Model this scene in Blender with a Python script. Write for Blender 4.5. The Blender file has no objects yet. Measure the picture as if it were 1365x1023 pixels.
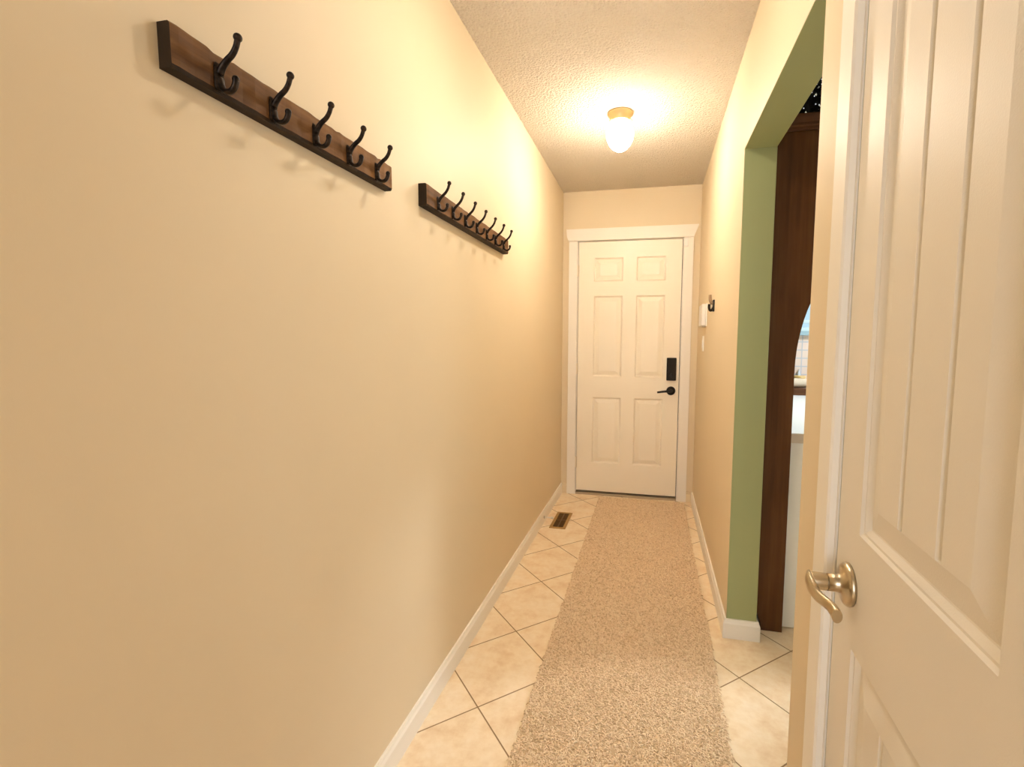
import bpy, bmesh, math, random
import numpy as np
from mathutils import Vector, Matrix

random.seed(7); rng = np.random.default_rng(7)
S = bpy.context.scene
COL = S.collection
PI = math.pi

# ------------------------------------------------------------------ room measures (metres)
W = 1.0669          # hall width (left wall x=0, right wall face x=W)
D = 3.9211          # end wall face
H = 2.4635          # ceiling
WT = 0.1225         # right wall thickness
XR = W + WT         # kitchen face of that wall
OY0, OY1, OH = 1.1799, 2.1132, 2.0376    # opening to the kitchen
CY0, CY1, CH = 0.405, 0.953, 2.045       # closet door hole
YB = -2.2           # back of the hall
KX1, KY0, KY1 = 4.4, -0.6, 4.15          # kitchen extents

# ------------------------------------------------------------------ materials
def mat(name, color, rough=0.5, metal=0.0, spec=0.5, emit=None, estr=0.0, coat=0.0):
    m = bpy.data.materials.new(name); m.use_nodes = True
    b = m.node_tree.nodes['Principled BSDF']
    b.inputs['Base Color'].default_value = (*color, 1)
    b.inputs['Roughness'].default_value = rough
    b.inputs['Metallic'].default_value = metal
    b.inputs['Specular IOR Level'].default_value = spec
    b.inputs['Coat Weight'].default_value = coat
    if emit:
        b.inputs['Emission Color'].default_value = (*emit, 1)
        b.inputs['Emission Strength'].default_value = estr
    return m
def nd(m, t, **kw):
    n = m.node_tree.nodes.new(t)
    for k, v in kw.items():
        if k in n.inputs: n.inputs[k].default_value = v
        else: setattr(n, k, v)
    return n
def lk(m, a, b): m.node_tree.links.new(a, b)
def bsdf(m): return m.node_tree.nodes['Principled BSDF']
def ramp(m, fac, stops):
    r = nd(m, 'ShaderNodeValToRGB'); e = r.color_ramp.elements
    while len(e) < len(stops): e.new(0.5)
    for i, (p, c) in enumerate(stops): e[i].position = p; e[i].color = (*c, 1)
    lk(m, fac, r.inputs['Fac']); return r
def bump(m, height, strength, dist):
    b = nd(m, 'ShaderNodeBump'); b.inputs['Strength'].default_value = strength; b.inputs['Distance'].default_value = dist
    lk(m, height, b.inputs['Height']); lk(m, b.outputs['Normal'], bsdf(m).inputs['Normal']); return b
def noise(m, scale, detail=3, rough=0.5, vec=None, coord='Object'):
    n = nd(m, 'ShaderNodeTexNoise', Scale=scale, Detail=detail, Roughness=rough)
    if vec is None:
        t = nd(m, 'ShaderNodeTexCoord'); vec = t.outputs[coord]
    lk(m, vec, n.inputs['Vector']); return n
def painted(name, color, rough, scale=260, strength=0.06, dist=0.001, vary=0.02, spec=0.5):
    m = mat(name, color, rough, spec=spec)
    n = noise(m, scale, 2); bump(m, n.outputs['Fac'], strength, dist)
    n2 = noise(m, 1.4, 3)
    a = tuple(c*(1-vary) for c in color); b = tuple(min(1, c*(1+vary)) for c in color)
    r = ramp(m, n2.outputs['Fac'], [(0.3, a), (0.7, b)])
    lk(m, r.outputs['Color'], bsdf(m).inputs['Base Color'])
    return m

M = {}
M['beige'] = painted('beige wall paint', (0.735, 0.622, 0.44), 0.55, strength=0.10, spec=0.25)
M['green'] = painted('green wall paint', (0.34, 0.365, 0.175), 0.5, strength=0.08, spec=0.3)
M['white'] = painted('white trim paint', (0.85, 0.81, 0.735), 0.5, scale=90, strength=0.008, vary=0.01)
M['door'] = painted('white door paint', (0.78, 0.73, 0.645), 0.47, scale=420, strength=0.22, vary=0.01)
M['endd'] = painted('cream door paint', (0.88, 0.815, 0.685), 0.40, scale=160, strength=0.03, vary=0.01)
M['kwall'] = painted('pale kitchen wall paint', (0.66, 0.64, 0.60), 0.6)
M['kwhite'] = painted('white cabinet paint', (0.90, 0.91, 0.92), 0.35, strength=0.02, vary=0.01)
M['top'] = painted('white laminate', (0.85, 0.87, 0.90), 0.25, strength=0.01, vary=0.01)
M['edge'] = mat('beige counter edge', (0.66, 0.58, 0.50), 0.4)
M['black'] = mat('black plastic', (0.012, 0.009, 0.007), 0.6, spec=0.25)
M['blackm'] = mat('matte black metal', (0.016, 0.013, 0.011), 0.42, metal=0.6)
M['rubber'] = mat('rubber', (0.75, 0.72, 0.66), 0.6)
M['plastic'] = mat('white plastic', (0.82, 0.80, 0.76), 0.35)
M['plate'] = mat('ivory plastic', (0.80, 0.72, 0.58), 0.4)
M['brass'] = mat('aged brass', (0.66, 0.49, 0.26), 0.42, metal=1.0)
M['nickel'] = mat('brushed satin nickel', (0.56, 0.475, 0.34), 0.28, metal=1.0)
M['steel'] = mat('steel', (0.6, 0.57, 0.52), 0.3, metal=1.0)
M['tan'] = mat('tan threshold', (0.45, 0.36, 0.25), 0.5)
M['dark'] = mat('dark void', (0.01, 0.009, 0.008), 0.9)
M['glow'] = mat('opal glass lit', (1, 0.95, 0.85), 0.25, emit=(1.0, 0.878, 0.72), estr=185.0)
t = nd(M['glow'], 'ShaderNodeTexCoord'); q = nd(M['glow'], 'ShaderNodeSeparateXYZ'); lk(M['glow'], t.outputs['Object'], q.inputs[0])
q2 = nd(M['glow'], 'ShaderNodeMapRange'); q2.inputs['From Min'].default_value = -0.178; q2.inputs['From Max'].default_value = -0.085; q2.inputs['To Min'].default_value = 205.0; q2.inputs['To Max'].default_value = 19.0   # emission made weaker towards the top to calm the ceiling, stronger below
lk(M['glow'], q.outputs['Z'], q2.inputs['Value']); lk(M['glow'], q2.outputs[0], bsdf(M['glow']).inputs['Emission Strength'])
# brushed nickel stripes
n_ = noise(M['nickel'], 8, 4, 0.6); bump(M['nickel'], n_.outputs['Fac'], 0.03, 0.001)
# hook iron with worn bronze edges
m = mat('oil-rubbed iron', (0.03, 0.02, 0.014), 0.42, metal=0.75)
n_ = noise(m, 120, 3); r = ramp(m, n_.outputs['Fac'], [(0.35, (0.011, 0.007, 0.005)), (0.8, (0.050, 0.032, 0.020))])
lk(m, r.outputs['Color'], bsdf(m).inputs['Base Color']); M['iron'] = m
m = mat('worn iron edge', (0.22, 0.15, 0.09), 0.4, metal=0.8); M['ironworn'] = m

def wood(name, c0, c1, c2, axis, rough=0.5, sc=1.0):
    m = mat(name, c1, rough, spec=0.2)
    t = nd(m, 'ShaderNodeTexCoord'); mp = nd(m, 'ShaderNodeMapping')
    s = [34*sc, 34*sc, 34*sc]; s[axis] = 1.6*sc; mp.inputs['Scale'].default_value = s
    lk(m, t.outputs['Object'], mp.inputs['Vector'])
    n = noise(m, 1.0, 6, 0.6, mp.outputs['Vector'])
    mp2 = nd(m, 'ShaderNodeMapping'); s2 = [9*sc, 9*sc, 9*sc]; s2[axis] = 2.5*sc; mp2.inputs['Scale'].default_value = s2
    lk(m, t.outputs['Object'], mp2.inputs['Vector'])
    n2 = noise(m, 1.0, 3, 0.5, mp2.outputs['Vector'])
    mx = nd(m, 'ShaderNodeMath', operation='ADD'); lk(m, n.outputs['Fac'], mx.inputs[0])
    ml = nd(m, 'ShaderNodeMath', operation='MULTIPLY'); ml.inputs[1].default_value = 0.9
    lk(m, n2.outputs['Fac'], ml.inputs[0]); lk(m, ml.outputs[0], mx.inputs[1])
    dv = nd(m, 'ShaderNodeMath', operation='DIVIDE'); dv.inputs[1].default_value = 1.9; lk(m, mx.outputs[0], dv.inputs[0])
    r = ramp(m, dv.outputs[0], [(0.34, c0), (0.5, c1), (0.66, c2)])
    lk(m, r.outputs['Color'], bsdf(m).inputs['Base Color'])
    bump(m, n.outputs['Fac'], 0.12, 0.001)
    return m
M['rail'] = wood('walnut stained board', (0.040, 0.016, 0.004), (0.14, 0.062, 0.017), (0.26, 0.128, 0.040), 1, 0.65)
M['railend'] = wood('dark board end and underside', (0.018, 0.011, 0.005), (0.030, 0.017, 0.008), (0.05, 0.028, 0.013), 2, 0.6)  # darker wood tone for the end and underside faces
M['dwood'] = wood('dark stained panel', (0.068, 0.025, 0.007), (0.105, 0.041, 0.012), (0.150, 0.062, 0.020), 2, 0.5)
M['dwoodh'] = wood('dark stained moulding', (0.07, 0.026, 0.010), (0.11, 0.043, 0.017), (0.15, 0.062, 0.026), 0, 0.38)

# popcorn ceiling
m = mat('popcorn ceiling', (0.88, 0.805, 0.69), 0.9, spec=0.1)
v = nd(m, 'ShaderNodeTexVoronoi', Scale=88.0); v.feature = 'F1'
t = nd(m, 'ShaderNodeTexCoord'); lk(m, t.outputs['Object'], v.inputs['Vector'])
n = noise(m, 150, 4, 0.7)
ad = nd(m, 'ShaderNodeMath', operation='SUBTRACT'); lk(m, n.outputs['Fac'], ad.inputs[0]); lk(m, v.outputs['Distance'], ad.inputs[1])
bump(m, ad.outputs[0], 1.0, 0.0115)
M['ceil'] = m
# diagonal floor tile: UV unit = one tile
m = mat('cream stone tile', (0.8, 0.66, 0.46), 0.28, spec=0.5)
uv = nd(m, 'ShaderNodeUVMap'); uv.uv_map = 'UVMap'
sep = nd(m, 'ShaderNodeSeparateXYZ'); lk(m, uv.outputs['UV'], sep.inputs[0])
def edge(sock):
    f = nd(m, 'ShaderNodeMath', operation='FRACT'); lk(m, sock, f.inputs[0])
    s_ = nd(m, 'ShaderNodeMath', operation='SUBTRACT'); lk(m, f.outputs[0], s_.inputs[0]); s_.inputs[1].default_value = 0.5
    a = nd(m, 'ShaderNodeMath', operation='ABSOLUTE'); lk(m, s_.outputs[0], a.inputs[0]); return a
ex, ey = edge(sep.outputs['X']), edge(sep.outputs['Y'])
mxx = nd(m, 'ShaderNodeMath', operation='MAXIMUM'); lk(m, ex.outputs[0], mxx.inputs[0]); lk(m, ey.outputs[0], mxx.inputs[1])
mr = nd(m, 'ShaderNodeMapRange'); mr.inputs['From Min'].default_value = 0.4912; mr.inputs['From Max'].default_value = 0.4948
lk(m, mxx.outputs[0], mr.inputs['Value'])
n1 = noise(m, 9, 5, 0.62); n2 = noise(m, 34, 4, 0.6)
r1 = ramp(m, n1.outputs['Fac'], [(0.32, (0.78, 0.59, 0.385)), (0.5, (0.87, 0.72, 0.52)), (0.72, (0.90, 0.78, 0.61))])
r2 = ramp(m, n2.outputs['Fac'], [(0.35, (0.90, 0.84, 0.74)), (0.6, (1, 1, 1))])
mm = nd(m, 'ShaderNodeMixRGB'); mm.blend_type = 'MULTIPLY'; mm.inputs[0].default_value = 0.55
lk(m, r1.outputs['Color'], mm.inputs[1]); lk(m, r2.outputs['Color'], mm.inputs[2])
mg = nd(m, 'ShaderNodeMixRGB'); lk(m, mr.outputs[0], mg.inputs[0]); lk(m, mm.outputs[0], mg.inputs[1]); mg.inputs[2].default_value = (0.29, 0.18, 0.085, 1)
lk(m, mg.outputs[0], bsdf(m).inputs['Base Color'])
rr = nd(m, 'ShaderNodeMapRange'); rr.inputs['To Min'].default_value = 0.36; rr.inputs['To Max'].default_value = 0.9
lk(m, mr.outputs[0], rr.inputs['Value']); lk(m, rr.outputs[0], bsdf(m).inputs['Roughness'])
iv = nd(m, 'ShaderNodeMath', operation='SUBTRACT'); iv.inputs[0].default_value = 1.0; lk(m, mr.outputs[0], iv.inputs[1])
bump(m, iv.outputs[0], 0.5, 0.002)
M['tile'] = m
# carpet
m = mat('oatmeal carpet backing', (0.60, 0.44, 0.28), 0.95, spec=0.05); M['rugbase'] = m
m = mat('oatmeal carpet yarn', (0.56, 0.42, 0.29), 0.9, spec=0.08)
at = nd(m, 'ShaderNodeAttribute'); at.attribute_name = 'tint'
r = ramp(m, at.outputs['Fac'], [(0.0, (0.60, 0.44, 0.27)), (0.45, (0.82, 0.635, 0.435)), (1.0, (0.92, 0.78, 0.59))])
lk(m, r.outputs['Color'], bsdf(m).inputs['Base Color']); M['yarn'] = m
# kitchen backsplash tile
m = mat('pale wall tile', (0.86, 0.76, 0.70), 0.25)
br = nd(m, 'ShaderNodeTexBrick'); br.offset = 0.0; br.inputs['Scale'].default_value = 1.0
br.inputs['Color1'].default_value = (0.68, 0.57, 0.51, 1); br.inputs['Color2'].default_value = (0.66, 0.55, 0.49, 1)
br.inputs['Mortar'].default_value = (0.42, 0.45, 0.52, 1); br.inputs['Mortar Size'].default_value = 0.004
br.inputs['Brick Width'].default_value = 0.075; br.inputs['Row Height'].default_value = 0.064
t = nd(m, 'ShaderNodeTexCoord'); sp = nd(m, 'ShaderNodeSeparateXYZ'); cb = nd(m, 'ShaderNodeCombineXYZ')
lk(m, t.outputs['Object'], sp.inputs[0]); lk(m, sp.outputs['X'], cb.inputs['X']); lk(m, sp.outputs['Z'], cb.inputs['Y'])
lk(m, cb.outputs[0], br.inputs['Vector']); lk(m, br.outputs['Color'], bsdf(m).inputs['Base Color']); M['splash'] = m
# window glass
m = bpy.data.materials.new('window glass'); m.use_nodes = True; nt = m.node_tree; nt.nodes.remove(nt.nodes['Principled BSDF'])
tr = nt.nodes.new('ShaderNodeBsdfTransparent'); gl = nt.nodes.new('ShaderNodeBsdfGlossy'); gl.inputs['Roughness'].default_value = 0.03
ms = nt.nodes.new('ShaderNodeMixShader'); ms.inputs[0].default_value = 0.06
nt.links.new(tr.outputs[0], ms.inputs[1]); nt.links.new(gl.outputs[0], ms.inputs[2]); nt.links.new(ms.outputs[0], nt.nodes['Material Output'].inputs['Surface'])
M['glass'] = m
M['wframe'] = mat('pale blue window frame', (0.58, 0.74, 0.80), 0.4)
M['gold'] = mat('gold ceramic', (0.62, 0.42, 0.16), 0.3)
M['loaf'] = mat('beige linen', (0.60, 0.50, 0.38), 0.8)
M['paleblue'] = mat('pale blue cloth', (0.62, 0.70, 0.80), 0.8)
M['leaf'] = mat('near black leaves', (0.010, 0.006, 0.006), 0.6)
M['bulb'] = mat('tiny white bulb', (0.8, 0.8, 0.85), 0.2, emit=(0.8, 0.85, 1.0), estr=0.5)

# ------------------------------------------------------------------ mesh helpers
def link(name, me, m, parent=None):
    o = bpy.data.objects.new(name, me)
    for x in (m if isinstance(m, (list, tuple)) else [m]): me.materials.append(x)
    COL.objects.link(o)
    if parent: o.parent = parent
    return o
def obj(name, bm, m, parent=None, smooth=False, loc=None):
    bmesh.ops.recalc_face_normals(bm, faces=bm.faces[:])
    me = bpy.data.meshes.new(name); bm.to_mesh(me); bm.free()
    if smooth:
        for p in me.polygons: p.use_smooth = True
    o = link(name, me, m, parent)
    if loc is not None: o.location = loc
    return o
def box(bm, a, b, mi=0, bev=0.0):
    r = bmesh.ops.create_cube(bm, size=1.0)
    for v in r['verts']:
        v.co = Vector([(a[i]+b[i])/2 + v.co[i]*(b[i]-a[i]) for i in range(3)])
    fs = {f for v in r['verts'] for f in v.link_faces}
    for f in fs: f.material_index = mi
    if bev > 0:
        es = list({e for v in r['verts'] for e in v.link_edges})
        bmesh.ops.bevel(bm, geom=es, offset=bev, segments=2, profile=0.6, affect='EDGES')
    return r['verts']
def boxo(name, a, b, m, parent=None, bev=0.0):
    bm = bmesh.new(); box(bm, a, b, 0, bev); return obj(name, bm, m, parent)
def lathe(bm, prof, c=(0, 0, 0), axis='Z', n=32, mi=0):
    rings = []
    for (r, h) in prof:
        ring = []
        for i in range(n):
            a = 2*PI*i/n; u, v = r*math.cos(a), r*math.sin(a)
            p = {'Z': (u, v, h), 'X': (h, u, v), 'Y': (u, h, v)}[axis]
            ring.append(bm.verts.new((c[0]+p[0], c[1]+p[1], c[2]+p[2])))
        rings.append(ring)
    for k in range(len(rings)-1):
        for i in range(n):
            f = bm.faces.new((rings[k][i], rings[k][(i+1) % n], rings[k+1][(i+1) % n], rings[k+1][i])); f.material_index = mi; f.smooth = True
    for ring in (rings[0], rings[-1]):
        f = bm.faces.new(ring); f.material_index = mi
def cat(pts, per=6):
    pts = [Vector(p) for p in pts]; out = []
    P = [2*pts[0]-pts[1]] + pts + [2*pts[-1]-pts[-2]]
    for i in range(1, len(P)-2):
        for k in range(per):
            t = k/per; a, b, c, d = P[i-1], P[i], P[i+1], P[i+2]
            out.append(0.5*((2*b) + (c-a)*t + (2*a-5*b+4*c-d)*t*t + (3*b-a-3*c+d)*t**3))
    out.append(pts[-1]); return out
def tube(bm, pts, rad, up=(0, 1, 0), n=10, ratio=1.0, mi=0):
    """sweep an ellipse along pts; rad is in the plane of bending, rad*ratio along `up`"""
    up = Vector(up).normalized(); rings = []
    N = len(pts)
    for k, p in enumerate(pts):
        t = (pts[min(k+1, N-1)] - pts[max(k-1, 0)]).normalized()
        s = t.cross(up).normalized(); u = s.cross(t).normalized()
        r = rad[k] if isinstance(rad, (list, tuple)) else rad
        q = ratio[k] if isinstance(ratio, (list, tuple)) else ratio
        rings.append([bm.verts.new(p + s*(r*math.cos(2*PI*i/n)) + u*(r*q*math.sin(2*PI*i/n))) for i in range(n)])
    for k in range(N-1):
        for i in range(n):
            f = bm.faces.new((rings[k][i], rings[k][(i+1) % n], rings[k+1][(i+1) % n], rings[k+1][i])); f.smooth = True; f.material_index = mi
    for ring in (rings[0], rings[-1]): f = bm.faces.new(ring); f.material_index = mi
def lerpl(vals, n):
    return [float(np.interp(i/(n-1)*(len(vals)-1), range(len(vals)), vals)) for i in range(n)]
def extrude_poly(bm, pts2, axis, a, b, mi=0):
    """pts2: polygon; axis 0 -> (y,z) extruded in x, 1 -> (x,z) extruded in y, 2 -> (x,y) extruded in z"""
    def P(q, h):
        return {0: (h, q[0], q[1]), 1: (q[0], h, q[1]), 2: (q[0], q[1], h)}[axis]
    A = [bm.verts.new(P(q, a)) for q in pts2]; B = [bm.verts.new(P(q, b)) for q in pts2]
    fs = [bm.faces.new(A), bm.faces.new(B)]
    n = len(pts2)
    for i in range(n): fs.append(bm.faces.new((A[i], A[(i+1) % n], B[(i+1) % n], B[i])))
    for f in fs: f.material_index = mi
    return fs
def bevel_mod(o, w=0.003, seg=2, ang=40):
    b = o.modifiers.new('bevel', 'BEVEL'); b.width = w; b.segments = seg; b.limit_method = 'ANGLE'; b.angle_limit = math.radians(ang)
    for p in o.data.polygons: p.use_smooth = False
def tag(o, label, cat_, group=None):
    o['label'] = label; o['category'] = cat_
    if group: o['group'] = group
    return o
def empty(name, loc, rz=0.0, parent=None):
    o = bpy.data.objects.new(name, None); COL.objects.link(o); o.location = loc; o.rotation_euler = (0, 0, rz); o.empty_display_size = 0.1
    if parent: o.parent = parent
    return o
def struct(o, label=None, cat_=None):
    o['kind'] = 'structure'
    if label: o['label'] = label
    if cat_: o['category'] = cat_
    return o
def slab_wall(name, axis, c0, c1, u0, u1, z0, z1, holes, mats, mfun):
    """wall with rectangular holes. axis 0: x in c0..c1, u = y; axis 1: y in c0..c1, u = x. mfun(kind)-> material index for
    kind 'a' (face at c0), 'b' (face at c1), 'r' (reveals)"""
    us = sorted({u0, u1, *[h[0] for h in holes], *[h[1] for h in holes]})
    zs = sorted({z0, z1, *[h[2] for h in holes], *[h[3] for h in holes]})
    def solid(i, j):
        if i < 0 or j < 0 or i >= len(us)-1 or j >= len(zs)-1: return False
        u, z = (us[i]+us[i+1])/2, (zs[j]+zs[j+1])/2
        return not any(h[0] < u < h[1] and h[2] < z < h[3] for h in holes)
    bm = bmesh.new()
    def P(c, u, z): return (c, u, z) if axis == 0 else (u, c, z)
    def q(ps, k):
        f = bm.faces.new([bm.verts.new(p) for p in ps]); f.material_index = mfun(k)
    for i in range(len(us)-1):
        for j in range(len(zs)-1):
            if not solid(i, j): continue
            a, b, c, d = us[i], us[i+1], zs[j], zs[j+1]
            q([P(c0, a, c), P(c0, b, c), P(c0, b, d), P(c0, a, d)], 'a'); q([P(c1, a, c), P(c1, b, c), P(c1, b, d), P(c1, a, d)], 'b')
            if not solid(i-1, j): q([P(c0, a, c), P(c1, a, c), P(c1, a, d), P(c0, a, d)], 'r')
            if not solid(i+1, j): q([P(c0, b, c), P(c1, b, c), P(c1, b, d), P(c0, b, d)], 'r')
            if not solid(i, j-1): q([P(c0, a, c), P(c1, a, c), P(c1, b, c), P(c0, b, c)], 'r')
            if not solid(i, j+1): q([P(c0, a, d), P(c1, a, d), P(c1, b, d), P(c0, b, d)], 'r')
    bmesh.ops.remove_doubles(bm, verts=bm.verts[:], dist=1e-5)
    bmesh.ops.dissolve_limit(bm, angle_limit=0.01, verts=bm.verts[:], edges=bm.edges[:], delimit={'MATERIAL'})
    return obj(name, bm, mats)

# ------------------------------------------------------------------ shell
one = lambda k: 0
struct(slab_wall('wall_left', 0, -0.12, 0.0, YB-0.12, D+0.12, 0, H, [], M['beige'], one), 'beige painted wall along the left side of the hall', 'wall')
w = slab_wall('wall_right', 0, W, XR, YB, D+0.12, 0, H, [(OY0, OY1, -0.0, OH), (CY0, CY1, -0.0, CH)], [M['beige'], M['green']], lambda k: {'a': 0, 'b': 1, 'r': 1}[k])
bevel_mod(w, 0.003); struct(w, 'beige hall wall with green-edged opening on the right', 'wall')
w = slab_wall('wall_far', 1, D, D+0.12, 0.0, W, 0, H, [(0.118, 0.948, -0.0, 2.078)], M['beige'], one)
struct(w, 'beige end wall holding the cream door', 'wall')
struct(slab_wall('wall_back', 1, YB-0.12, YB, 0, W, 0, H, [(0.10, 0.97, 0.5, 2.2)], M['beige'], one), 'beige wall behind the viewer', 'wall')
struct(slab_wall('wall_kitchen_far', 1, KY1, KY1+0.12, XR, KX1+0.12, 0, H, [(1.60, 2.90, 1.365, 2.15)], M['kwall'], one), 'kitchen wall with window and tiled backsplash', 'wall')
struct(slab_wall('wall_kitchen_right', 0, KX1, KX1+0.12, KY0, KY1, 0, H, [(2.35, 3.95, 0.85, 2.2)], M['kwall'], one), 'pale kitchen side wall out of view', 'wall')
struct(slab_wall('wall_kitchen_near', 1, KY0-0.12, KY0, XR, KX1+0.12, 0, H, [], M['kwall'], one), 'pale kitchen wall nearest the viewer', 'wall')
boxo_ceil = boxo('ceiling', (-0.12, YB-0.12, H), (KX1+0.12, KY1+0.12, H+0.1), M['ceil']); struct(boxo_ceil, 'cream popcorn textured ceiling', 'ceiling')
# floor: two tile fields that meet under the runner
def floor():
    bm = bmesh.new(); L = bm.loops.layers.uv.new('UVMap')
    h = 0.4543/math.sqrt(2)
    fields = [(-0.12, 0.66, 0.1662, 1.489, math.radians(-1.0)), (0.66, KX1+0.12, 1.0799, 1.8506, math.radians(-2.6))]
    for (xa, xb, ox, oy, rot) in fields:
        vs = [bm.verts.new(p) for p in ((xa, YB-0.12, 0), (xb, YB-0.12, 0), (xb, KY1+0.12, 0), (xa, KY1+0.12, 0))]
        f = bm.faces.new(vs)
        for lp in f.loops:
            x, y = lp.vert.co.x-ox, lp.vert.co.y-oy
            c, s = math.cos(-rot-PI/4), math.sin(-rot-PI/4)
            lp[L].uv = ((x*c-y*s)/h, (x*s+y*c)/h)
        bot = [bm.verts.new((v.co.x, v.co.y, -0.1)) for v in vs]
        bm.faces.new(bot[::-1])
        for i in range(4):
            if (xa > 0.5 and i == 3) or (xa < 0.5 and i == 1): continue
            bm.faces.new((vs[i], bot[i], bot[(i+1) % 4], vs[(i+1) % 4]))
    return obj('floor', bm, M['tile'])
struct(floor(), 'cream tile floor laid diagonally with brown grout', 'floor')

# baseboards
BT, BH = 0.0138, 0.083
BP = [(0, 0), (BT, 0), (BT, BH-0.018), (BT-0.004, BH-0.010), (BT-0.006, BH), (0, BH)]
def baseboard(name, axis, face, sgn, a, b, lab, m=None):
    bm = bmesh.new()
    if axis == 0:
        A = [bm.verts.new((face+sgn*p[0], a, p[1])) for p in BP]; B = [bm.verts.new((face+sgn*p[0], b, p[1])) for p in BP]
    else:
        A = [bm.verts.new((a, face+sgn*p[0], p[1])) for p in BP]; B = [bm.verts.new((b, face+sgn*p[0], p[1])) for p in BP]
    bm.faces.new(A); bm.faces.new(B)
    for i in range(len(BP)): bm.faces.new((A[i], A[(i+1) % len(BP)], B[(i+1) % len(BP)], B[i]))
    return struct(obj(name, bm, m or M['white']), lab, 'baseboard')
baseboard('baseboard_left', 0, 0.0, 1, YB, D, 'white baseboard along the left wall')
# right side + wrap around the opening jamb, one mitred run
def wrap():
    bm = bmesh.new(); rings = []
    for k, (x, y, dx, dy) in enumerate([(W, D, -1, 0), (W, OY1, -1, -1), (XR, OY1, 1, -1), (XR, OY1+0.09, 1, 0)]):
        rings.append([bm.verts.new((x+dx*p[0], y+dy*p[0], p[1])) for p in BP])
    for A, B in zip(rings, rings[1:]):
        for i in range(len(BP)): bm.faces.new((A[i], A[(i+1) % len(BP)], B[(i+1) % len(BP)], B[i]))
    bm.faces.new(rings[0]); bm.faces.new(rings[-1])
    return struct(obj('baseboard_right', bm, M['white']), 'white baseboard along the right wall, wrapping the green jamb', 'baseboard')
wrap()
baseboard('baseboard_far_left', 1, D, -1, BT, 0.052, 'short baseboard left of the end door casing', M['beige'])
baseboard('baseboard_far_right', 1, D, -1, 1.013, W-BT, 'short baseboard right of the end door casing', M['beige'])

# ------------------------------------------------------------------ raised panel door faces
def panel_face(bm, P, r, prof, grooves=(), gw=0.007, gd=0.0045):
    """r=(u0,u1,v0,v1) outer rect; prof = [(inset, depth)...]; P(u,v,d) -> coordinate. fills the rect with mitred steps and a field"""
    u0, u1, v0, v1 = r; rings = []
    for (i, d) in prof:
        rings.append([bm.verts.new(P(u, v, d)) for u, v in ((u0+i, v0+i), (u1-i, v0+i), (u1-i, v1-i), (u0+i, v1-i))])
    for A, B in zip(rings, rings[1:]):
        for k in range(4): bm.faces.new((A[k], A[(k+1) % 4], B[(k+1) % 4], B[k]))
    i, d = prof[-1]
    if not grooves:
        bm.faces.new(rings[-1]); return rings[0]
    cols = [(u0+i, d)]
    for g in grooves: cols += [(g-gw, d), (g-gw*0.25, d+gd), (g+gw*0.25, d+gd), (g+gw, d)]
    cols.append((u1-i, d))
    lo = [bm.verts.new(P(u, v0+i, dd)) for u, dd in cols]; hi = [bm.verts.new(P(u, v1-i, dd)) for u, dd in cols]
    for k in range(len(cols)-1): bm.faces.new((lo[k], lo[k+1], hi[k+1], hi[k]))
    for row in (lo, hi):                         # little end caps of the grooves
        for k in range(1, len(cols)-2, 4): bm.faces.new((row[k], row[k+1], row[k+2], row[k+3]))
    return rings[0]
def door_mesh(P, w, z0, z1, th, panels, prof, groove_sets=None, bevel=0.0):
    bm = bmesh.new()
    us = sorted({0, w, *[p[0] for p in panels], *[p[1] for p in panels]}); vs = sorted({z0, z1, *[p[2] for p in panels], *[p[3] for p in panels]})
    for i in range(len(us)-1):
        for j in range(len(vs)-1):
            u, v = (us[i]+us[i+1])/2, (vs[j]+vs[j+1])/2
            if any(p[0] < u < p[1] and p[2] < v < p[3] for p in panels): continue
            bm.faces.new([bm.verts.new(P(*q, 0)) for q in ((us[i], vs[j]), (us[i+1], vs[j]), (us[i+1], vs[j+1]), (us[i], vs[j+1]))])
    for k, p in enumerate(panels):
        panel_face(bm, P, p, prof, groove_sets[k] if groove_sets else ())
    c = [(0, z0), (w, z0), (w, z1), (0, z1)]
    F = [bm.verts.new(P(*q, 0)) for q in c]; B = [bm.verts.new(P(*q, th)) for q in c]
    bm.faces.new(B)
    for k in range(4): bm.faces.new((F[k], F[(k+1) % 4], B[(k+1) % 4], B[k]))
    bmesh.ops.remove_doubles(bm, verts=bm.verts[:], dist=1e-5)
    return bm

# end door (6 panels), hinges left
DX0, DX1, DZ0, DZ1 = 0.1305, 0.9350, 0.0345, 2.0655
SY = D - 0.004
Pd = lambda u, v, d: (DX0+u, SY+d, v)
pan = [(0.130, 0.357, 1.752, 1.938), (0.464, 0.682, 1.752, 1.938), (0.130, 0.360, 0.990, 1.636), (0.464, 0.686, 0.990, 1.636), (0.122, 0.345, 0.272, 0.818), (0.458, 0.682, 0.272, 0.818)]
pan = [(0.127, 0.355, 1.752, 1.938), (0.462, 0.683, 1.752, 1.938), (0.127, 0.355, 0.990, 1.636), (0.462, 0.683, 0.990, 1.636), (0.127, 0.355, 0.272, 0.818), (0.462, 0.683, 0.272, 0.818)]
prof6 = [(0, 0), (0.005, 0.009), (0.010, 0.013), (0.015, 0.013), (0.045, 0.003), (0.047, 0.003)]
dm = door_mesh(Pd, DX1-DX0, DZ0, DZ1, 0.044, pan, prof6)
d1 = obj('door_1', dm, M['endd']); struct(d1, 'cream six-panel door at the far end of the hall', 'door')
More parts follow.
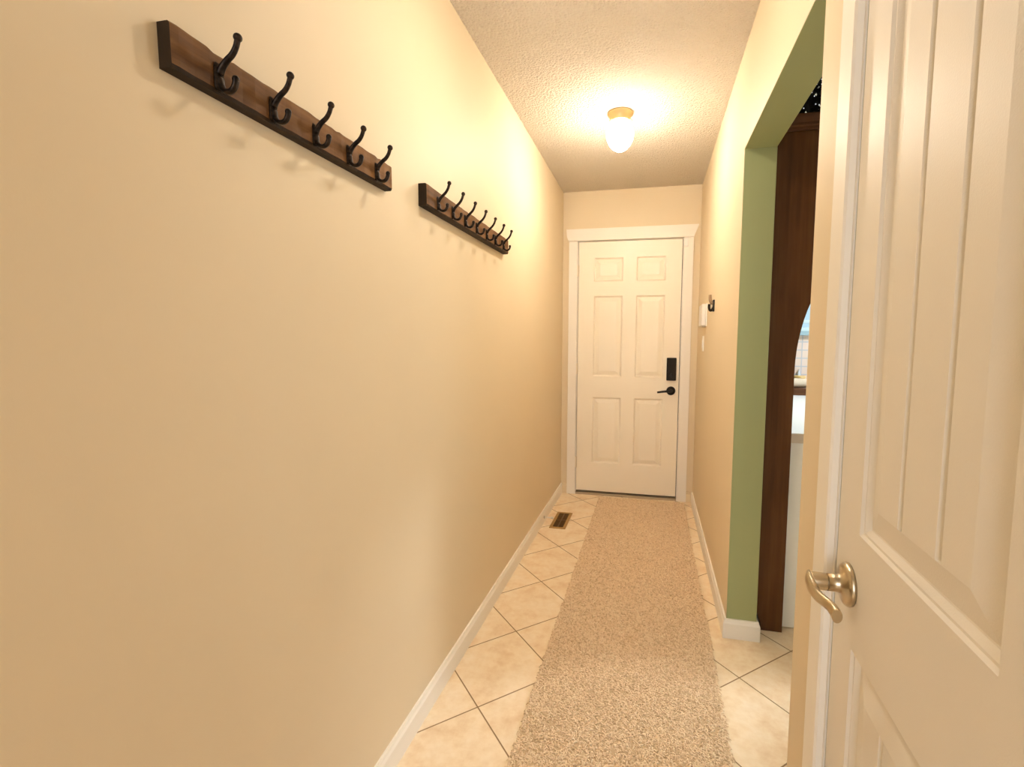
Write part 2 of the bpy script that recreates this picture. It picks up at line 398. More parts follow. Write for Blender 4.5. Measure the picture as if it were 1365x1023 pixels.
# casing and flared head
def casing_far():
    bm = bmesh.new(); f0 = D-0.016
    box(bm, (0.052, f0, 0), (0.1215, D+0.001, 2.0735), 0, 0.002); box(bm, (0.9440, f0, 0), (1.0165, D+0.001, 2.0735), 0, 0.002)
    hd = [(0.052, 2.0735), (1.0175, 2.0735), (1.0185, 2.082), (1.050, 2.158), (1.0505, 2.166), (0.0305, 2.166), (0.031, 2.158), (0.036, 2.105), (0.0445, 2.084)]
    extrude_poly(bm, hd, 1, D-0.026, D+0.001)
    for (a, b) in ((0.1185, 0.1252), (0.9402, 0.9475)): box(bm, (a, D+0.002, 0.0), (b, D+0.118, 2.078))
    box(bm, (0.1252, D+0.002, 2.0710), (0.9402, D+0.118, 2.078))
    o = obj('trim_1', bm, M['white']); return struct(o, 'cream casing with flared head around the end door', 'door casing')
casing_far()
struct(boxo('trim_2', (0.1255, D-0.012, 0.0), (0.940, D+0.118, 0.016), M['tan'], None, 0.003), 'tan threshold strip under the end door', 'threshold')
struct(boxo('trim_3', (0.1255, D+0.0415, 0.0165), (0.940, D+0.0475, 2.0705), M['dark']), 'dark sheet behind the end door, standing for the shade in its gaps', 'trim')  # near-black sheet behind the slab puts the gap shade into colour
def hinge(z):
    bm = bmesh.new(); lathe(bm, [(0.0055, -0.045), (0.0065, -0.044), (0.0065, 0.044), (0.0055, 0.045)], (0.1265, SY-0.006, z), 'Z', 12)
    box(bm, (0.1215, SY-0.0125, z-0.044), (0.1265, SY-0.006, z+0.044)); box(bm, (0.1265, SY-0.0035, z-0.044), (0.137, SY-0.0005, z+0.044))
    h = obj('hinge', bm, M['plate'], d1)
for z in (1.84, 1.05, 0.272): hinge(z)
# keypad lock
kp = bmesh.new(); box(kp, (0.8395, SY-0.028, 0.970), (0.9135, SY, 1.149), 0, 0.006)
kp = obj('lock', kp, M['black'], d1); kp['label'] = 'black rectangular lock housing with thumb turn'
b = bmesh.new(); lathe(b, [(0.014, -0.0), (0.014, -0.004), (0.012, -0.006)], (0.876, SY-0.028, 1.012), 'Y', 20); box(b, (0.872, SY-0.044, 0.996), (0.880, SY-0.032, 1.028), 0, 0.002)
obj('thumb_turn', b, M['blackm'], kp)
b = bmesh.new(); lathe(b, [(0.034, 0), (0.035, -0.006), (0.032, -0.010), (0.014, -0.014), (0.013, -0.045), (0.012, -0.052)], (0.877, SY, 0.888), 'Y', 32)
pts = cat([(0.877, SY-0.046, 0.888), (0.850, SY-0.050, 0.887), (0.81, SY-0.052, 0.883), (0.772, SY-0.050, 0.877)], 6)
tube(b, pts, lerpl([0.010, 0.009, 0.008, 0.0075], len(pts)), up=(0, 1, 0), ratio=0.6)
hd = obj('door_handle', b, M['blackm'], d1); hd['label'] = 'black lever handle on a round rose'
for (z, hh) in ((1.060, 0.018), (0.882, 0.028)):
    bm = bmesh.new(); box(bm, (0.9352, SY-0.0005, z-hh), (0.9372, SY+0.03, z+hh)); obj('latch_plate', bm, M['blackm'], d1)
# contact sensor on the casing
o = boxo('contact_sensor', (0.9435, D-0.027, 2.000), (0.975, D-0.0155, 2.066), M['plastic'], None, 0.003)
tag(o, 'small white contact sensor stuck at the top right of the end door casing', 'sensor')

# ------------------------------------------------------------------ closet door (near, right)
LX, LY = W+0.001, 0.950
d2 = empty('door_2', (LX, LY, 0.0), math.radians(-2.0)); struct(d2, 'white two-panel plank door with satin nickel lever, nearest on the right', 'door')
SW = 0.538
Pc = lambda u, v, d: (d, -u, v)
prof2 = [(0, 0), (0.004, 0.0045), (0.008, 0.0045), (0.016, 0.0112), (0.0185, 0.0116), (0.054, 0.0035), (0.057, 0.0028)]
pan2 = [(0.097, 0.441, 0.955, 1.905), (0.089, 0.441, 0.165, 0.757)]
gs = [(0.222, 0.320), (0.211, 0.320)]
dm = door_mesh(Pc, SW, 0.012, 2.034, 0.036, pan2, prof2, gs)
sl = obj('door_slab', dm, M['door'], d2); bevel_mod(sl, 0.0015, 2, 60)
b = bmesh.new(); z0, s0 = 0.857, 0.066
lathe(b, [(0.036, 0.0), (0.0365, -0.004), (0.035, -0.008), (0.030, -0.011), (0.016, -0.014), (0.0145, -0.020), (0.0145, -0.034)], (0, -s0, z0), 'X', 40)
rs = obj('handle_rose', b, M['nickel'], d2)
b = bmesh.new()
lathe(b, [(0.0130, -0.0340), (0.0130, -0.0355)], (0, -s0, z0), 'X', 32)
lathe(b, [(0.0140, -0.0352), (0.0146, -0.0365), (0.0146, -0.055), (0.0142, -0.060), (0.011, -0.0625)], (0, -s0, z0), 'X', 32)
pts = cat([(-0.0600, -s0+0.012, z0+0.006), (-0.0625, -s0-0.002, z0+0.002), (-0.0620, -s0-0.018, z0-0.003), (-0.0580, -s0-0.034, z0-0.009), (-0.0520, -s0-0.050, z0-0.010), (-0.0480, -s0-0.066, z0-0.009), (-0.0465, -s0-0.082, z0-0.009), (-0.0465, -s0-0.096, z0-0.010)], 6)
tube(b, pts, lerpl([0.004, 0.0065, 0.0068, 0.0066, 0.0064, 0.0066, 0.0074, 0.0076], len(pts)), up=(0, 0, 1), n=16, ratio=lerpl([2.2, 2.25, 2.0, 1.6, 1.5, 1.5, 1.5, 1.45], len(pts)))
lv = obj('handle_lever', b, M['nickel'], d2); lv['label'] = 'satin nickel curved lever'
# closet casing + jamb
def casing_closet():
    bm = bmesh.new(); a = W-0.0155
    ycut, ycut2 = 0.9615, CY0-0.009
    def leg(y0, y1, zz):
        extrude_poly(bm, [(W+0.0005, y0), (a+0.004, y0), (a, y0+0.004), (a, y1-0.016), (a+0.003, y1-0.010), (a+0.003, y1-0.004), (a+0.006, y1), (W+0.0005, y1)], 2, 0, zz)
    leg(ycut, ycut+0.075, CH+0.009)
    extrude_poly(bm, [(W+0.0005, ycut2-0.075), (a+0.006, ycut2-0.075), (a, ycut2-0.06), (a, ycut2-0.004), (a+0.004, ycut2), (W+0.0005, ycut2)], 2, 0, CH+0.009)
    box(bm, (a, ycut2-0.075, CH+0.009), (W+0.0005, ycut+0.075, CH+0.084), 0, 0.003)
    # jamb liner, and an added back panel that blocks light through the gaps
    box(bm, (W-0.001, CY1+0.0005, 0), (XR, CY1+0.0095, CH-0.0005)); 
    bm2 = [ (W+0.042, CY0+0.0005, 0), (XR-0.02, CY1+0.0005, CH-0.002) ]
    box(bm, bm2[0], bm2[1])
    o = obj('trim_4', bm, M['white']); return struct(o, 'white casing around the near closet door', 'door casing')
casing_closet()

# ------------------------------------------------------------------ coat racks
IRON = [M['iron'], M['ironworn']]
def board(name, x1, y0, y1, z0, z1, parent, chips):
    """board with eased, hand-worn edges; local to the rack origin"""
    n = 48; bm = bmesh.new(); rings = []
    for k in range(n+1):
        y = y0 + (y1-y0)*k/n
        wv = 0.0007*math.sin(k*1.7)+0.0006*math.sin(k*0.61+1)
        tp = z1 + 0.0006*math.sin(k*0.9) - (0.003 if k in chips else 0)
        c = 0.0035
        ring = [(0, z0), (x1-0.003+wv, z0), (x1+wv, z0+0.006), (x1+wv, tp-c), (x1-c+wv, tp), (0, tp)]
        rings.append([bm.verts.new((p[0], y, p[1])) for p in ring])
    for A, B in zip(rings, rings[1:]):
        for i in range(6): bm.faces.new((A[i], A[(i+1) % 6], B[(i+1) % 6], B[i]))
    for ring in (rings[0], rings[-1]): f = bm.faces.new(ring); f.material_index = 1
    for f in bm.faces:
        if f.material_index == 0 and abs(f.calc_center_median().z - z0) < 0.004: f.material_index = 1
    return obj(name, bm, [M['rail'], M['railend']], parent)
def hook_meshes(x, dz):
    """one double coat hook: plate on the board face at x (z from -.036 to 0), arm up, hook down"""
    bm = bmesh.new()
    pl_ = [(-0.0065, -0.040), (0.0065, -0.040), (0.0085, -0.034), (0.0085, -0.004), (0.0065, 0.003), (-0.0065, 0.003), (-0.0085, -0.004), (-0.0085, -0.034)]
    extrude_poly(bm, pl_, 0, x-0.0005, x+0.0045)
    es = [e for e in bm.edges if all(v.co.x > x+0.004 for v in e.verts)]
    bmesh.ops.bevel(bm, geom=es, offset=0.002, segments=2, affect='EDGES')
    up = cat([(x+0.003, 0, -0.013), (x+0.008, 0, -0.004), (x+0.018, 0, 0.006), (x+0.029, 0, 0.014+dz*0.4), (x+0.0365, 0, 0.024+dz*0.7), (x+0.0410, 0, 0.036+dz)], 6)
    tube(bm, up, lerpl([0.0055, 0.0050, 0.0045, 0.0042, 0.0040, 0.0042], len(up)), up=(0, 1, 0), ratio=1.25)
    bmesh.ops.create_uvsphere(bm, u_segments=14, v_segments=10, radius=0.0068, matrix=Matrix.Translation((x+0.0413, 0, 0.0385+dz)))
    lo = cat([(x+0.0035, 0, -0.020), (x+0.0050, 0, -0.032), (x+0.0110, 0, -0.0400), (x+0.0200, 0, -0.0425), (x+0.0285, 0, -0.0385), (x+0.0330, 0, -0.0300), (x+0.0335, 0, -0.0245)], 6)
    tube(bm, lo, lerpl([0.0050, 0.0048, 0.0043, 0.0042, 0.0042, 0.0044, 0.0050], len(lo)), up=(0, 1, 0), ratio=1.35)
    bmesh.ops.create_uvsphere(bm, u_segments=12, v_segments=8, radius=0.0056, matrix=Matrix.Translation((x+0.0335, 0, -0.0240)))
    for f in bm.faces: f.smooth = True
    scs = []
    for z in (-0.006, -0.034):
        sc = bmesh.new()
        lathe(sc, [(0.0028, x+0.0035), (0.0028, x+0.0052), (0.0018, x+0.0062)], (0, 0.0048 if z > -0.02 else -0.0, z), 'X', 12); scs.append(sc)
    return bm, scs
def coat_rack(origin, tilt, x1, length, z0, z1, hooks, label, chips, dz):
    r = empty('coat_hook_rail', origin); r.rotation_euler = (tilt, 0, 0); tag(r, label, 'coat rack')
    board('board', x1, 0, length, z0, z1, r, chips)
    bm, sc = hook_meshes(x1, dz)
    h0 = obj('hook', bm, M['iron'], r, True); s0_ = [obj('screw', q, M['ironworn'], h0, True) for q in sc]
    for i, (y, z) in enumerate(hooks):
        if i == 0: h0.location = (0, y, z); continue
        h = h0.copy(); COL.objects.link(h); h.parent = r; h.location = (0, y, z)
        for q in s0_:
            s = q.copy(); COL.objects.link(s); s.parent = h
    return r
t1 = math.atan2(0.0065, 0.625)
coat_rack((0.0, 0.612, 1.668), t1, 0.0225, 0.622, 0.0, 0.066, [(0.081+0.1158*i, 0.0435) for i in range(5)],
          'dark walnut board with five black double hooks, larger and nearer on the left wall', {6, 7, 8, 30, 43}, 0.0)
coat_rack((0.0, 1.430, 1.689), math.atan2(0.004, 0.9), 0.0275, 0.878, 0.0, 0.0685, [(0.082+0.1185*i, 0.0455) for i in range(7)],
          'dark walnut board with seven black double hooks, smaller and farther along the left wall', {20}, 0.006)

# ------------------------------------------------------------------ ceiling light
cl = empty('ceiling_light', (0.534, 2.652, H)); tag(cl, 'lit opal glass globe light with brass canopy on the hall ceiling before the end door', 'ceiling light')
b = bmesh.new(); lathe(b, [(0.066, 0.0), (0.068, -0.006), (0.066, -0.011), (0.058, -0.016), (0.054, -0.034), (0.052, -0.044), (0.046, -0.046)], (0, 0, 0), 'Z', 40)
obj('canopy', b, M['brass'], cl, True)
b = bmesh.new()
pr_ = [(0.047, -0.040), (0.049, -0.052), (0.060, -0.066), (0.068, -0.085), (0.0715, -0.105), (0.069, -0.126), (0.062, -0.146), (0.052, -0.163), (0.038, -0.179), (0.022, -0.189), (0.006, -0.193)]
lathe(b, pr_, (0, 0, 0), 'Z', 40)
obj('globe', b, M['glow'], cl, True)
for k in range(3):
    a = math.radians(100+120*k); c, s = math.cos(a), math.sin(a)
    b = bmesh.new(); pts = [Vector((0.052*c, 0.052*s, -0.040)), Vector((0.060*c, 0.060*s, -0.046)), Vector((0.066*c, 0.066*s, -0.052))]
    tube(b, pts, [0.003, 0.003, 0.0045], up=(0, 0, 1), n=10); obj('thumb_screw', b, M['brass'], cl, True)

c2 = cl.copy(); COL.objects.link(c2); c2.location = (0.534, 1.42, H); c2['label'] = 'second opal globe light on the hall ceiling, above the near coat rack'
cl['group'] = c2['group'] = 'globe lights along the hall ceiling'
M['glow2'] = M['glow'].copy(); M['glow2'].name = 'opal glass lit, dimmer bulb'
q = [n for n in M['glow2'].node_tree.nodes if n.type == 'MAP_RANGE'][0].inputs
q['From Min'].default_value = -0.180; q['From Max'].default_value = -0.125; q['To Min'].default_value = 135.0; q['To Max'].default_value = 2.0  # glow kept to the bottom glass so the upper wall stays dim
for ch in list(cl.children):
    q = ch.copy(); COL.objects.link(q); q.parent = c2
    if ch.name.startswith('globe'): q.data = ch.data.copy(); q.data.materials[0] = M['glow2']

# ------------------------------------------------------------------ carpet runner
RX0, RX1, RY0, RY1 = 0.336, 0.996, 0.15, 3.853
rug = boxo('runner_rug', (RX0+0.004, RY0, 0.0005), (RX1-0.004, RY1-0.003, 0.0085), M['rugbase'], None, 0.002)
tag(rug, 'long oatmeal shag carpet runner down the middle of the tile floor', 'rug')
def pile():
    N = 74000
    x = rng.uniform(RX0+0.006, RX1-0.006, N); y = rng.uniform(RY0+0.005, RY1-0.006, N)
    x[:2600] = rng.choice([RX0+0.005, RX1-0.005], 2600) + rng.normal(0, 0.0025, 2600)
    ang = rng.uniform(0, 2*PI, N); ln = rng.uniform(0.011, 0.021, N); rad = rng.uniform(0.0018, 0.0028, N)
    hz = rng.uniform(0.0085, 0.0135, N); bend = rng.normal(0, 0.5, N)
    segs, k = 4, 4
    V = np.zeros((N, segs, k, 3)); tt = np.linspace(-0.5, 0.5, segs)
    px, py = x.copy(), y.copy()
    for s in range(segs):
        a = ang + bend*tt[s]*2
        cx = x + np.cos(a)*ln*tt[s]; cy = y + np.sin(a)*ln*tt[s]
        cz = hz - 0.007*(abs(tt[s])*2)**2 * rng.uniform(0.4, 1.2, N)
        r = rad*(1.0 if 0 < s < segs-1 else 0.65)
        for j in range(k):
            th = 2*PI*j/k + 0.6
            V[:, s, j, 0] = cx - np.sin(a)*np.cos(th)*r
            V[:, s, j, 1] = cy + np.cos(a)*np.cos(th)*r
            V[:, s, j, 2] = np.maximum(cz + np.sin(th)*r, 0.002)
    V[..., 1] = np.minimum(V[..., 1], RY1+0.002)
    F = []
    for s in range(segs-1):
        for j in range(k):
            F.append((s*k+j, s*k+(j+1) % k, (s+1)*k+(j+1) % k, (s+1)*k+j))
    F.append((0, 3, 2, 1)); F.append(((segs-1)*k, (segs-1)*k+1, (segs-1)*k+2, (segs-1)*k+3))
    F = np.array(F); nf = len(F); nv = segs*k
    faces = (F[None] + (np.arange(N)*nv)[:, None, None]).reshape(-1)
    me = bpy.data.meshes.new('pile'); me.vertices.add(N*nv); me.vertices.foreach_set('co', V.reshape(-1))
    me.loops.add(N*nf*4); me.loops.foreach_set('vertex_index', faces.astype(np.int32))
    me.polygons.add(N*nf); me.polygons.foreach_set('loop_start', np.arange(0, N*nf*4, 4, dtype=np.int32))
    me.update(calc_edges=True)
    at = me.attributes.new('tint', 'FLOAT', 'POINT')
    tint = np.clip(rng.normal(0.5, 0.2, N), 0, 1)
    at.data.foreach_set('value', np.repeat(tint, nv).astype(np.float32))
    me.polygons.foreach_set('use_smooth', np.ones(N*nf, dtype=bool))
    o = link('pile', me, M['yarn'], rug); o['kind'] = 'stuff'
pile()

# ------------------------------------------------------------------ floor vent, door stop
vt = empty('floor_vent', (0.1235, 3.2865, 0.0)); tag(vt, 'brass floor register set in the tiles beside the left baseboard', 'floor vent')
b = bmesh.new(); ax, ay, ix, iy = 0.056, 0.157, 0.036, 0.136
for (xa, xb, ya, yb) in ((-ax, -ix, -ay, ay), (ix, ax, -ay, ay), (-ix, ix, -ay, -iy), (-ix, ix, iy, ay)): box(b, (xa, ya, 0.0), (xb, yb, 0.004))
bmesh.ops.remove_doubles(b, verts=b.verts[:], dist=1e-5); obj('vent_frame', b, mat('dull brass', (0.47, 0.29, 0.095), 0.45, metal=0.8), vt)
b = bmesh.new(); box(b, (-ix, -iy, 0.0002), (ix, iy, 0.001)); obj('vent_box', b, M['dark'], vt)
b = bmesh.new()
vb = mat('brown vent louvre', (0.17, 0.085, 0.025), 0.45, metal=0.5)
for k in range(24):
    y = -iy + (k+0.5)*2*iy/24; box(b, (-ix, y-0.0018, 0.001), (ix, y+0.0018, 0.0034))
box(b, (-0.004, -iy, 0.001), (0.004, iy, 0.0036)); box(b, (-ix, -0.005, 0.001), (ix, 0.005, 0.0037))
obj('louvre_grille', b, vb, vt)
ds = empty('door_stop', (BT, 3.215, 0.040)); tag(ds, 'small white-tipped spring door stop on the left baseboard by the floor vent', 'door stop')
b = bmesh.new(); lathe(b, [(0.010, 0.0), (0.010, 0.004), (0.006, 0.006)], (0, 0, 0), 'X', 16); obj('base_plate', b, M['steel'], ds)
b = bmesh.new(); pts = [Vector((0.004+0.048*i/160, 0.0048*math.cos(i*0.7), 0.0048*math.sin(i*0.7))) for i in range(161)]
tube(b, pts, 0.0010, up=(1, 0, 0.001), n=6); obj('spring', b, M['plastic'], ds, True)
b = bmesh.new(); lathe(b, [(0.006, 0.050), (0.0085, 0.052), (0.0085, 0.062), (0.006, 0.066)], (0, 0, 0), 'X', 16); obj('rubber_tip', b, M['rubber'], ds, True)

# ------------------------------------------------------------------ small things on the right wall
wb = empty('wall_chime', (W, 3.385, 1.448)); tag(wb, 'white plastic box mounted on the right wall near the end door', 'wall box')
b = bmesh.new(); box(b, (-0.007, -0.105, -0.073), (0, 0.105, 0.073), 0, 0.002); obj('back_plate', b, M['plastic'], wb)
b = bmesh.new(); box(b, (-0.033, -0.100, -0.069), (-0.0085, 0.100, 0.069), 0, 0.004); obj('cover', b, M['plastic'], wb)
sw = empty('light_switch', (W, 3.455, 1.262)); tag(sw, 'white switch plate on the right wall just below the white box', 'light switch')
b = bmesh.new(); box(b, (-0.006, -0.035, -0.052), (0, 0.035, 0.052), 0, 0.002); obj('switch_plate', b, M['plastic'], sw)
b = bmesh.new(); box(b, (-0.010, -0.012, -0.028), (-0.006, 0.012, 0.028), 0, 0.001); obj('rocker', b, M['plastic'], sw)
kh = empty('wall_hook', (W, 2.925, 1.482)); tag(kh, 'small dark bronze hook on the right wall near the green jamb', 'wall hook')
b = bmesh.new(); box(b, (-0.009, -0.018, -0.036), (0, 0.018, 0.030), 0, 0.002); obj('hook_plate', b, M['blackm'], kh)
hb = mat('pale bronze', (0.40, 0.29, 0.19), 0.45, metal=0.6)
b = bmesh.new(); pts = cat([(-0.006, 0, 0.010), (-0.016, 0, 0.014), (-0.023, 0, 0.030), (-0.025, 0, 0.058)], 5); tube(b, pts, lerpl([0.009, 0.009, 0.009, 0.008], len(pts)), ratio=1.4); obj('upper_arm', b, hb, kh, True)
b = bmesh.new(); pts = cat([(-0.006, 0, -0.014), (-0.014, 0, -0.028), (-0.023, 0, -0.028), (-0.028, 0, -0.012), (-0.0275, 0, 0.006)], 5); tube(b, pts, lerpl([0.007, 0.007, 0.007, 0.0075, 0.0075], len(pts)), ratio=1.3); obj('lower_arm', b, M['blackm'], kh, True)

# ------------------------------------------------------------------ kitchen seen through the opening
AY0, AY1 = 2.198, 2.228
ar = empty('arch_divider', (1.205, AY0, 0.0)); tag(ar, 'tall dark stained wood panel with an arched cut-out standing past the green jamb', 'wood arch')
def arch_panel():
    xl, xi, top = 1.1905, 1.3125, 2.132
    a, bb, zs = 0.35, 0.56, 1.15
    xr = xi+2*a; xo = xr+0.12
    inner = []
    for k in range(41):
        th = PI - PI*k/40; inner.append((xi+a+a*math.cos(th), zs+bb*math.sin(th)))
    pts = [(1.223, 0), (1.223, 0.03), (1.2055, 0.085), (1.2055, 0.10), (xl+0.001, 0.105), (xl+0.001, top), (xo, top), (xo, 0), (xr, 0)] + inner[::-1] + [(xi, 0)]
    pts = [(p[0]-1.205, p[1]) for p in pts]
    bm = bmesh.new(); extrude_poly(bm, pts, 1, 0.0, AY1-AY0); o = obj('panel', bm, M['dwood'], ar); return xo
xo = arch_panel()
b = bmesh.new(); x0_, x1_ = 1.1915-1.205, xo+0.02-1.205
extrude_poly(b, [(0.0, 2.122), (-0.010, 2.122), (-0.012, 2.128), (-0.012, 2.136), (-0.017, 2.140), (-0.017, 2.150), (-0.026, 2.166), (-0.028, 2.170), (-0.028, 2.180), (0.045, 2.180), (0.045, 2.132), (0.0, 2.132)], 0, x0_, x1_)
obj('cornice', b, M['dwoodh'], ar)
gd = empty('garland', (1.20, 2.215, 2.181)); tag(gd, 'dark leafy garland with tiny white bulbs on the wood cornice up by the ceiling', 'garland')
def garland():
    bm = bmesh.new()
    for i in range(1500):
        x = random.uniform(0.0, 0.78); z = random.uniform(0.005, 0.262); y = random.uniform(-0.006, 0.09)
        s = random.uniform(0.018, 0.036)
        R = Matrix.Rotation(random.uniform(0, 6.28), 3, 'X') @ Matrix.Rotation(random.uniform(-0.7, 0.7), 3, 'Z') @ Matrix.Rotation(random.uniform(0, 6.28), 3, 'Y')
        c = Vector((x, y, z)); q = []
        for p in ((-1, 0, 0), (-0.3, 0.1, 0.38), (0.5, 0.05, 0.25), (1, 0, 0), (0.5, -0.05, -0.25), (-0.3, -0.1, -0.38)):
            v_ = c + R @ (Vector(p)*s)
            v_.z = min(max(v_.z, 0.001), 0.278); v_.x = max(v_.x, -0.008); v_.y = max(v_.y, -0.030)
            q.append(bm.verts.new(v_))
        bm.faces.new(q)
    bmesh.ops.solidify(bm, geom=bm.faces[:], thickness=0.0006)
    obj('leaves', bm, M['leaf'], gd)
    b0 = None
    for k in range(46):
        x = random.uniform(0.01, 0.75); z = random.uniform(0.008, 0.25); y = -0.034
        if k < 7:
            x, z = [(0.137, 0.109), (0.121, 0.080), (0.131, 0.065), (0.156, 0.108), (0.137, 0.034), (0.094, 0.022), (0.150, 0.030)][k]
        if b0 is None:
            bm = bmesh.new(); bmesh.ops.create_icosphere(bm, subdivisions=2, radius=0.0024); o = b0 = obj('bulb', bm, M['bulb'], gd, True)
        else:
            o = b0.copy(); COL.objects.link(o); o.parent = gd
        o.location = (x, y, z)
garland()
# base cabinet + worktop running away behind the arch
cb = empty('base_cabinet', (1.56, 3.19, 0.0)); tag(cb, 'white kitchen base cabinet with plain end panel behind the wood arch', 'cabinet')
b = bmesh.new(); box(b, (1.225-1.56, 2.2365-3.19, 0.006), (1.93-1.56, KY1-0.012-3.19, 0.838), 0, 0.002); obj('carcass', b, M['kwhite'], cb)
for k in range(4):
    y0_ = 2.27-3.19+k*0.462; b = bmesh.new(); box(b, (1.93-1.56, y0_, 0.09), (1.948-1.56, y0_+0.45, 0.82), 0, 0.003); dd = obj('cabinet_door', b, M['kwhite'], cb)
    b = bmesh.new(); box(b, (1.948-1.56, y0_+0.38, 0.66), (1.966-1.56, y0_+0.39, 0.78), 0, 0.002); obj('bar_handle', b, M['steel'], dd)
wt = empty('worktop', (1.56, 3.19, 0.838)); tag(wt, 'white counter top with beige front edge on the white base cabinet', 'worktop')
b = bmesh.new(); box(b, (1.215-1.56, 2.2335-3.19, 0.0005), (1.955-1.56, KY1-0.002-3.19, 0.040)); obj('edge_band', b, M['edge'], wt)
b = bmesh.new(); box(b, (1.215-1.56, 2.2330-3.19, 0.0400), (1.955-1.56, KY1-0.002-3.19, 0.0430)); obj('top_surface', b, M['top'], wt)
ZT = 0.8815
# things on the counter in front of the tiles
o = boxo('serving_tray', (1.66, 3.90, ZT), (2.0-0.06, 4.138, ZT+0.050), M['dwoodh'], None, 0.004); tag(o, 'dark brown wooden tray box at the back of the white counter', 'tray')
b = bmesh.new(); pts = cat([(1.68, 3.985, ZT+0.086), (1.75, 3.98, ZT+0.088), (1.83, 3.985, ZT+0.087), (1.915, 3.98, ZT+0.085)], 6)
tube(b, pts, lerpl([0.026, 0.036, 0.036, 0.028], len(pts)), up=(0, 0, 1), n=18, ratio=0.98); o = obj('rolled_towel', b, M['loaf'], None, True); tag(o, 'beige rolled towel lying on the dark tray', 'towel')
b = bmesh.new(); lathe(b, [(0.02, ZT+0.0505), (0.034, ZT+0.075), (0.045, ZT+0.122), (0.047, ZT+0.136), (0.042, ZT+0.136), (0.030, ZT+0.080)], (1.845, 4.07, 0), 'Z', 28); o = obj('gold_bowl', b, M['gold'], None, True); tag(o, 'small gold bowl behind the beige roll', 'bowl')
b = bmesh.new(); extrude_poly(b, [(1.835, ZT+0.0505), (1.893, ZT+0.0505), (1.858, ZT+0.185)], 1, 4.122, 4.137); o = obj('folded_napkin', b, M['paleblue']); tag(o, 'pale blue pointed napkin standing against the tiles behind the gold bowl', 'napkin')
# tiled backsplash and window
struct(boxo('trim_5', (XR+0.001, KY1-0.008, 0.885), (3.2, KY1+0.0005, 1.33), M['splash']), 'pale square-tiled backsplash with grey grout', 'backsplash')
struct(boxo('trim_6', (1.56, KY1-0.045, 1.331), (2.94, KY1+0.02, 1.365), mat('blue grey sill', (0.30, 0.44, 0.52), 0.5), None, 0.003), 'blue-grey window sill above the tiles', 'window sill')
def window(name, axis, c, u0, u1, z0, z1, nx, nz, lab, rail=None):
    root = empty(name, (c, (u0+u1)/2, z0) if axis == 0 else ((u0+u1)/2, c, z0)); struct(root, lab, 'window')
    cu = (u0+u1)/2; f = 0.045; bm = bmesh.new()
    def bx(a0, a1, b0, b1, d=0.025):
        if axis == 0: box(bm, (-d, a0-cu, b0-z0), (d, a1-cu, b1-z0))
        else: box(bm, (a0-cu, -d, b0-z0), (a1-cu, d, b1-z0))
    bx(u0, u0+f, z0, z1); bx(u1-f, u1, z0, z1); bx(u0+f, u1-f, z0, z0+0.03); bx(u0+f, u1-f, z1-f, z1)
    for k in range(1, nx): u = u0+(u1-u0)*k/nx; bx(u-0.012, u+0.012, z0+0.03, z1-f, 0.02)
    for k in (rail or []): bx(u0+f, u1-f, k-0.012, k+0.012, 0.0201)
    obj('window_frame', bm, M['wframe'], root)
    bm = bmesh.new(); d = 0.003
    if axis == 0: box(bm, (-d, u0+f-cu, 0.03), (d, u1-f-cu, z1-f-z0))
    else: box(bm, (u0+f-cu, -d, 0.03), (u1-f-cu, d, z1-f-z0))
    obj('window_pane', bm, M['glass'], root)
window('window_1', 1, KY1+0.06, 1.602, 2.898, 1.3655, 2.148, 1, 1, 'kitchen window with pale blue light above the tiles', [1.44])
window('window_2', 0, KX1+0.06, 2.352, 3.948, 0.852, 2.198, 2, 1, 'unseen kitchen side window added to carry daylight')  # unseen opening, added as the place for the side area light
window('window_3', 1, YB-0.06, 0.102, 0.968, 0.502, 2.198, 1, 1, 'unseen window behind the viewer, added to hold a fill light')  # unseen opening, added as the place for the rear fill

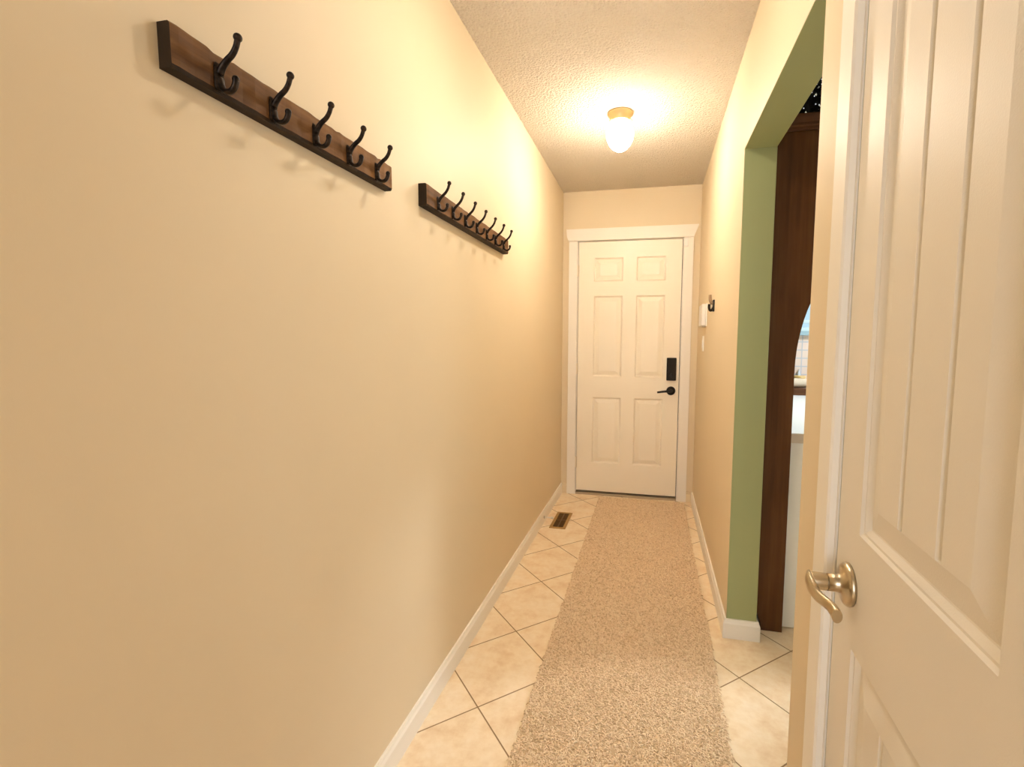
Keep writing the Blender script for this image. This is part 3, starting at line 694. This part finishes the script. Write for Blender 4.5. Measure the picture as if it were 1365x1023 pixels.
kl = empty('kitchen_fill_light', (2.9, 2.95, H)); tag(kl, 'added square white light panel on the kitchen ceiling, out of view', 'ceiling light')  # added unseen panel, brightens counter and tiles and lights the left wall
b = bmesh.new()
for (xa, xb, ya, yb) in ((-0.18, -0.16, -0.18, 0.18), (0.16, 0.18, -0.18, 0.18), (-0.16, 0.16, -0.18, -0.16), (-0.16, 0.16, 0.16, 0.18)): box(b, (xa, ya, -0.05), (xb, yb, 0.0))
obj('panel_frame', b, M['white'], kl)
b = bmesh.new(); box(b, (-0.16, -0.16, -0.046), (0.16, 0.16, -0.030)); obj('diffuser', b, mat('lit diffuser', (1, 1, 1), 0.5, emit=(0.88, 0.95, 1.0), estr=175.0), kl)
# ------------------------------------------------------------------ light
wd = bpy.data.worlds.new('World'); S.world = wd; wd.use_nodes = True
bg = wd.node_tree.nodes['Background']; bg.inputs['Color'].default_value = (0.56, 0.84, 1.0, 1); bg.inputs['Strength'].default_value = 0.85
def area(name, loc, rot, sx, sy, power, color):
    L = bpy.data.lights.new(name, 'AREA'); L.shape = 'RECTANGLE'; L.size = sx; L.size_y = sy; L.energy = power; L.color = color
    o = bpy.data.objects.new(name, L); COL.objects.link(o); o.location = loc; o.rotation_euler = rot; return o
area('side_daylight_fill', (KX1-0.02, 3.15, 1.52), (0, math.radians(90), 0), 1.3, 1.5, 26, (0.84, 0.92, 1.0))  # added area light standing in for daylight from the unseen side window
area('back_daylight_fill', (0.535, YB+0.02, 1.35), (math.radians(90), 0, 0), 0.85, 1.65, 23, (0.88, 0.92, 1.0))  # added soft fill from behind the camera

# ------------------------------------------------------------------ camera
cd = bpy.data.cameras.new('Camera'); cam = bpy.data.objects.new('Camera', cd); COL.objects.link(cam)
F_, YAW, PIT, ROL = 642.5957, 0.2172, -0.0820, 0.0069
fw = Vector((-math.sin(YAW)*math.cos(PIT), math.cos(YAW)*math.cos(PIT), math.sin(PIT)))
rt = fw.cross(Vector((0, 0, 1))).normalized(); up = rt.cross(fw)
c, s = math.cos(ROL), math.sin(ROL)
r2, u2 = c*rt + s*up, -s*rt + c*up
mt = Matrix((r2, u2, -fw)).transposed().to_4x4(); mt.translation = Vector((0.7285, 0, 1.2653)); cam.matrix_world = mt
cd.sensor_fit = 'HORIZONTAL'; cd.sensor_width = 36.0; cd.lens = 36.0*F_/1365
cd.shift_x = -44.949/1365; cd.shift_y = -2.477/1365; cd.clip_start = 0.02
S.camera = cam
S.view_settings.view_transform = 'Standard'; S.view_settings.look = 'None'; S.view_settings.gamma = 1.0; S.view_settings.use_curve_mapping = False
S.view_settings.exposure = 0.30
S.cycles.max_bounces = 10; S.cycles.diffuse_bounces = 6; S.cycles.use_denoising = True
